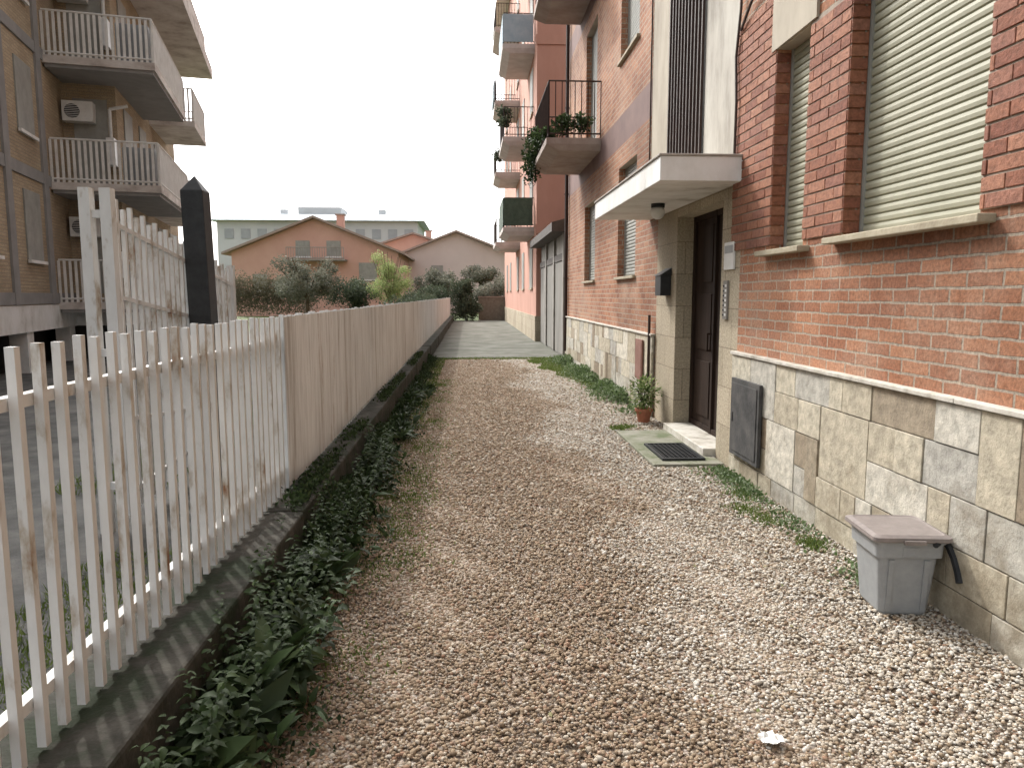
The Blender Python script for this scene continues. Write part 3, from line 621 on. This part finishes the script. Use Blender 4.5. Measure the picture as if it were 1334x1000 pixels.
e=empty('pale_apartment_block'); b=MB(); b.box(-34,-7,104,120,0,11.7,0); b.add([(-35,103,11.7),(-6,103,11.7),(-6,121,11.7),(-35,121,11.7),(-31,107,12.9),(-10,107,12.9),(-10,117,12.9),(-31,117,12.9)],[(0,1,5,4),(1,2,6,5),(2,3,7,6),(3,0,4,7),(4,5,6,7),(0,3,2,1)],1)
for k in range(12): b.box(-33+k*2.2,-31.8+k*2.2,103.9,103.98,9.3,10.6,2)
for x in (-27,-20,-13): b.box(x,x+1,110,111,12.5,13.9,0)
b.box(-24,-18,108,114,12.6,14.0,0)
b.build('block_body',[PALE,PALER,mat('hazed_window',[(.32,.33,.35),(.40,.41,.43)],1)],e)  # window colour paled for distance haze like the walls
ew=MB(); ew.box(.6,2.3,47.7,47.95,0,1.5,0); ew.box(.55,2.3,47.65,48,1.5,1.56,1); ew.build('garden_wall',[MORTAR,TILE])
pg=MB()
for x in (-.3,1.9):
    for y in (52,55): pg.box(x-.05,x+.05,y-.05,y+.05,0,2.6)
for y in (51.8,52.6,53.4,54.2,55.0): pg.box(-.6,2.2,y,y+.07,2.66,2.76)
for x in (-.3,1.9): pg.box(x-.05,x+.05,51.6,55.4,2.6,2.659)
pg.build('wooden_pergola',[BARK])
# ---------------------------------------------------------------- vegetation
def crown(name,clumps,n,leaf,lm,trunk=None,limbs=(),parent=None):
    e=empty(name); parts=[]
    if trunk or limbs:
        b=MB()
        if trunk: b.cyl(trunk[0],trunk[1],trunk[2],8,0,r1=trunk[2]*.6)
        for a,c,r in limbs: b.cyl(a,c,r,6,0,r1=r*.4)
        b.build('trunk',[BARK],e)
    tot=sum(c[3]**2 for c in clumps)
    for (x,y,z,r,*q) in clumps:
        m=int(n*r*r/tot); d=nrm(rng.normal(0,1,(m,3))); rad=r*(rng.random(m)**.45)*(1+.25*np.sin(d[:,0]*5+x*3)*np.cos(d[:,2]*4+y))
        zs=q[0] if q else .85
        P=np.array([x,y,z])+d*rad[:,None]*[1,1,zs]; P[:,2]=np.maximum(P[:,2],.02)
        V,T=small_leaves(P,leaf*rng.uniform(.6,1.3,m))
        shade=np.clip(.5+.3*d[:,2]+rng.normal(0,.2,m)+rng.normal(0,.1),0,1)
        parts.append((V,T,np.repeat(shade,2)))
    V,T,R=join(parts); npmesh('foliage',V,T,R,[lm],e); return e
def randcl(cx,cy,cz,R,n,r,zs=1):
    out=[]
    for _ in range(n):
        d=Vector(rng.normal(0,1,3)).normalized()*R*random.random()**.5; out.append((cx+d.x,cy+d.y,cz+d.z*zs,r*random.uniform(.6,1.25)))
    return out
def limbs(cx,cy,z0,z1,R,n,r=.05): return [((cx,cy,z0),(cx+random.uniform(-R,R),cy+random.uniform(-R,R),z1*random.uniform(.8,1)),r) for _ in range(n)]
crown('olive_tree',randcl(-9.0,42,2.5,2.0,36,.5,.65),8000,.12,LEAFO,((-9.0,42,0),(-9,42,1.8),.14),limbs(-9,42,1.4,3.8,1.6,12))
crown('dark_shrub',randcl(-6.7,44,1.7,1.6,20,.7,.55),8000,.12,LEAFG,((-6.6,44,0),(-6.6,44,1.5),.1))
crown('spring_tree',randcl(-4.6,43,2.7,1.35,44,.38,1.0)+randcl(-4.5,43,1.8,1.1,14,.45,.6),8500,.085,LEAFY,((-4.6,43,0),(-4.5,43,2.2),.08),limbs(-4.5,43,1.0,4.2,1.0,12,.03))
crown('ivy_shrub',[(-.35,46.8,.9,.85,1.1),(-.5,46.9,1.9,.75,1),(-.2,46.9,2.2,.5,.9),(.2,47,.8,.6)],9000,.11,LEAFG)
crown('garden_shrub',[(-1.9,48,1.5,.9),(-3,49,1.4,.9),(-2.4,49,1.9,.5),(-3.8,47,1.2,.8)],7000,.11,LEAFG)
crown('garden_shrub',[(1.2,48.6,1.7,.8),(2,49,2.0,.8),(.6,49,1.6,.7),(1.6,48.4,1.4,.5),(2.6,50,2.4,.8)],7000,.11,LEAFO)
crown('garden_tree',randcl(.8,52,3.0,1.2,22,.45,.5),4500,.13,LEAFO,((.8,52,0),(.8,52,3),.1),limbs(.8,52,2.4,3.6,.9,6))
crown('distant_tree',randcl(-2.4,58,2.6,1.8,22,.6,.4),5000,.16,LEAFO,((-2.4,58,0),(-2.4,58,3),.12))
hd=[]
for k in range(24): hd.append((-15.8+k*.27,46+random.uniform(-.12,.12),1.7,.62,2.2+random.uniform(-.06,.06)))
crown('clipped_hedge',hd,16000,.12,attrmat('brown_hedge_leaves',[(.11,.105,.07),(.16,.15,.10),(.21,.195,.14)],trans=.15))
crown('low_hedge',[(-1.9-random.uniform(0,.5),24+k*1.1,1.2+random.uniform(-.15,.2),.42) for k in range(20)],9000,.09,LEAFG)
# weeds along the kerb
def weed_strip(name):
    parts=[]
    n=34000; Y=1.4+17.2*rng.random(n)**1.3; 
    hgt=.06+.09*np.abs(np.sin(Y*1.7)+.5*np.sin(Y*4.1+1))+.20*np.exp(-((Y-4.9)/.8)**2)+.12*np.exp(-((Y-7.4)/.6)**2); X=-.985+np.abs(rng.normal(0,1,n))*(.115+.055*np.sin(Y*3.1)+.03*np.sin(Y*7.7)); t=(X+.985)/.44
    Z=rng.random(n)*hgt*np.clip(1.15-t,.05,1.2); keep=t<1.15; P=np.stack([X,Y,Z],1)[keep]
    V,T=small_leaves(P,rng.uniform(.014,.038,len(P)),.5); parts.append((V,T,np.repeat(np.clip(rng.normal(.40,.24,len(P)),0,1),2)))
    n=10000; Y=3.4+13*rng.random(n)**1.2; X=-1.0-np.abs(rng.normal(0,.06,n)); cl=np.sin(Y*2.9)+np.sin(Y*1.3+1); k=cl>rng.uniform(-.5,1.3,n); P=np.stack([X,Y,.352+rng.random(n)*.05],1)[k]
    V,T=small_leaves(P,rng.uniform(.018,.04,len(P)),.6); parts.append((V,T,np.repeat(np.clip(rng.normal(.45,.22,len(P)),0,1),2)))
    for k in range(240):
        y=1.5+11*random.random()**1.5; x=-.97+abs(random.gauss(0,.15)); m=random.randint(6,14)
        sz=random.uniform(.05,.15)*(1.25 if y<4 else 1); z0=random.uniform(.0,.10)
        a=rng.uniform(0,6.28,m); e_=rng.uniform(.2,1.25,m); d=np.stack([np.cos(a)*np.cos(e_),np.sin(a)*np.cos(e_),np.sin(e_)],1)
        P=np.tile([x,y,z0],(m,1))+rng.uniform(-.01,.01,(m,3))+d*rng.uniform(0,.06,(m,1)); l=sz*rng.uniform(.6,1.4,m)
        V,T=leaves(P,d,l,l*rng.uniform(.2,.42,m),rng.uniform(.15,.6,(m,1))); parts.append((V,T,np.repeat(np.clip(rng.normal(.45,.2,m)+random.uniform(-.25,.25),0,1),8)))
    for k in range(150):
        y=1.6+5.5*random.random(); x=-.95+abs(random.gauss(0,.12)); h=random.uniform(.15,.46); m=int(h*70)
        tt=np.linspace(.1,1,m); lean=np.array([random.uniform(-.25,.5),random.uniform(-.4,.4),1]); base=np.array([x,y,0])
        P=base+tt[:,None]*h*lean; a=np.arange(m)*2.4; d=np.stack([np.cos(a),np.sin(a),rng.uniform(-.2,.6,m)],1); l=random.uniform(.05,.09)*(1.15-tt*.7)*rng.uniform(.8,1.3,m)
        V,T=leaves(P,d,l,l*.45,rng.uniform(.1,.6,(m,1))); parts.append((V,T,np.repeat(np.clip(.3+.3*tt+rng.normal(0,.15,m),0,1),8)))
    V,T,R=join(parts); return npmesh(name,V,T,R,[LEAFD])
weed_strip('kerb_weeds')
def patch(n,xf,y0,y1,size,hmax,yp=1.0):
    Y=y0+(y1-y0)*rng.random(n)**yp; X=xf(Y,n); k=(X<2.40); X=X[k];Y=Y[k]
    cl=np.clip(np.sin(Y*2.3)*.5+np.sin(Y*5.1+2)*.35+np.sin(X*9)*.2+.40,0.02,1)
    kk=rng.random(len(X))<cl*1.2; X=X[kk];Y=Y[kk];cl=cl[kk]
    Z=.008+rng.random(len(X))*hmax*cl
    V,T=small_leaves(np.stack([X,Y,Z],1),size*rng.uniform(.6,1.4,len(X)),.7)
    return V,T,np.repeat(np.clip(rng.normal(.5,.25,len(X)),0,1),2)
parts=[patch(14000,lambda Y,n:2.38-np.abs(rng.normal(0,.21,n)),9.7,18.6,.042,.2),
       patch(3800,lambda Y,n:2.34-np.abs(rng.normal(0,.12,n)),3.7,6.6,.026,.045)]
V,T,R=join(parts); npmesh('wall_foot_creeper',V,T,R,[LEAFL])
def grass(n,xs,ys,hm,tufts=None,tri=None):
    if tufts is not None:
        c=np.array(tufts)[rng.integers(0,len(tufts),n)]; P=np.stack([c[:,0]+rng.normal(0,1,n)*c[:,2],c[:,1]+rng.normal(0,1,n)*c[:,2]*1.3,np.full(n,.004)],1)
    else: P=np.stack([rng.uniform(*xs,n),rng.uniform(*ys,n),np.full(n,.004)],1)
    if tri:
        lim=2.42-.98*((P[:,1]-ys[0])/(ys[1]-ys[0]))**.7*(1+.15*np.sin(P[:,1]*4)); P=P[(P[:,0]>lim+rng.exponential(.10,n)-.14)]; n=len(P)
    d=nrm(rng.normal(0,.45,(n,3))*[1,1,0]+[0,0,1]); h=hm*rng.uniform(.4,1.2,n)[:,None]; s=nrm(np.cross(d,rng.normal(0,1,(n,3))))*.0035*(1+P[:,1:2]*.12)
    V=np.stack([P-s,P+s,P+d*h],1).reshape(-1,3); T=np.arange(n*3).reshape(-1,3); return V,T,np.clip(rng.normal(.5,.25,n),0,1)
tf=[(2.05,5.25,.06),(2.1,5.0,.05),(2.2,5.7,.06),(2.3,6.2,.05),(1.78,8.7,.05),(1.9,8.8,.06),(2.2,4.5,.05)]
tf2=[(random.uniform(-.75,-.4),random.uniform(3,14),random.uniform(.06,.16)) for _ in range(46)]
GRASSM=attrmat('grass_blades',[(.06,.09,.02),(.12,.165,.04),(.20,.25,.08)],trans=.3)
parts=[grass(2500,0,0,.045,tf),grass(8000,0,0,.026,tf2),grass(24000,(1.4,2.42),(12.0,18.8),.055,tri=1),grass(3500,(-.95,2.4),(18.5,18.95),.05),grass(3000,(-.95,-.6),(9,18.6),.06)]
V,T,R=join(parts); npmesh('grass_tufts',V,T,R,[GRASSM])
parts=[grass(3500,(-2.3,-1.6),(1.5,4.6),.06),grass(3000,(-3.4,-2.5),(6,12),.12)]
V,T,R=join(parts); npmesh('yard_grass',V,T,R,[GRASSM])
# potted plant
pt=empty('potted_plant',(2.2,9.15,.01)); b=MB(); 
def ring(r,z,n=16): return [(r*math.cos(2*math.pi*k/n),r*math.sin(2*math.pi*k/n),z) for k in range(n)]
loft(b,[ring(.07,0),ring(.10,.14),ring(.115,.142),ring(.115,.175),ring(.10,.176),ring(.095,.155)]); b.build('pot',[TERRA],pt)
m=620; d=nrm(rng.normal(0,1,(m,3))); P=np.array([0,0,.37])+d*rng.uniform(.03,.21,(m,1))*[1,1,1.1]
V,T=leaves(P,d+[0,0,.4],rng.uniform(.035,.065,m),rng.uniform(.018,.035,m),.3); b2=npmesh('leaves',V,T,np.repeat(rng.random(m),8),[attrmat('variegated_leaves',[(.06,.11,.03),(.15,.21,.07),(.34,.37,.18)],trans=.3)],pt)
b=MB(); 
for _ in range(9): b.cyl((0,0,.15),(random.uniform(-.1,.1),random.uniform(-.1,.1),.42),.004,5)
b.build('stems',[BARK],pt)
cl=[(1.75,13.95,4.72,.22),(2.1,14.0,4.75,.2),(1.5,14.3,4.6,.18),(1.45,15.3,4.7,.2),(1.42,16.2,4.6,.28,1.3),(1.38,16.5,4.3,.22,1.6),(1.4,15.9,4.95,.18)]
crown('balcony_plants',cl,3000,.07,LEAFD)
crown('balcony_plants',[(1.3,27,8.0,.25),(1.3,28,7.9,.22),(1.3,26.6,7.6,.2),(1.4,34,7.8,.3)],1500,.1,LEAFG)
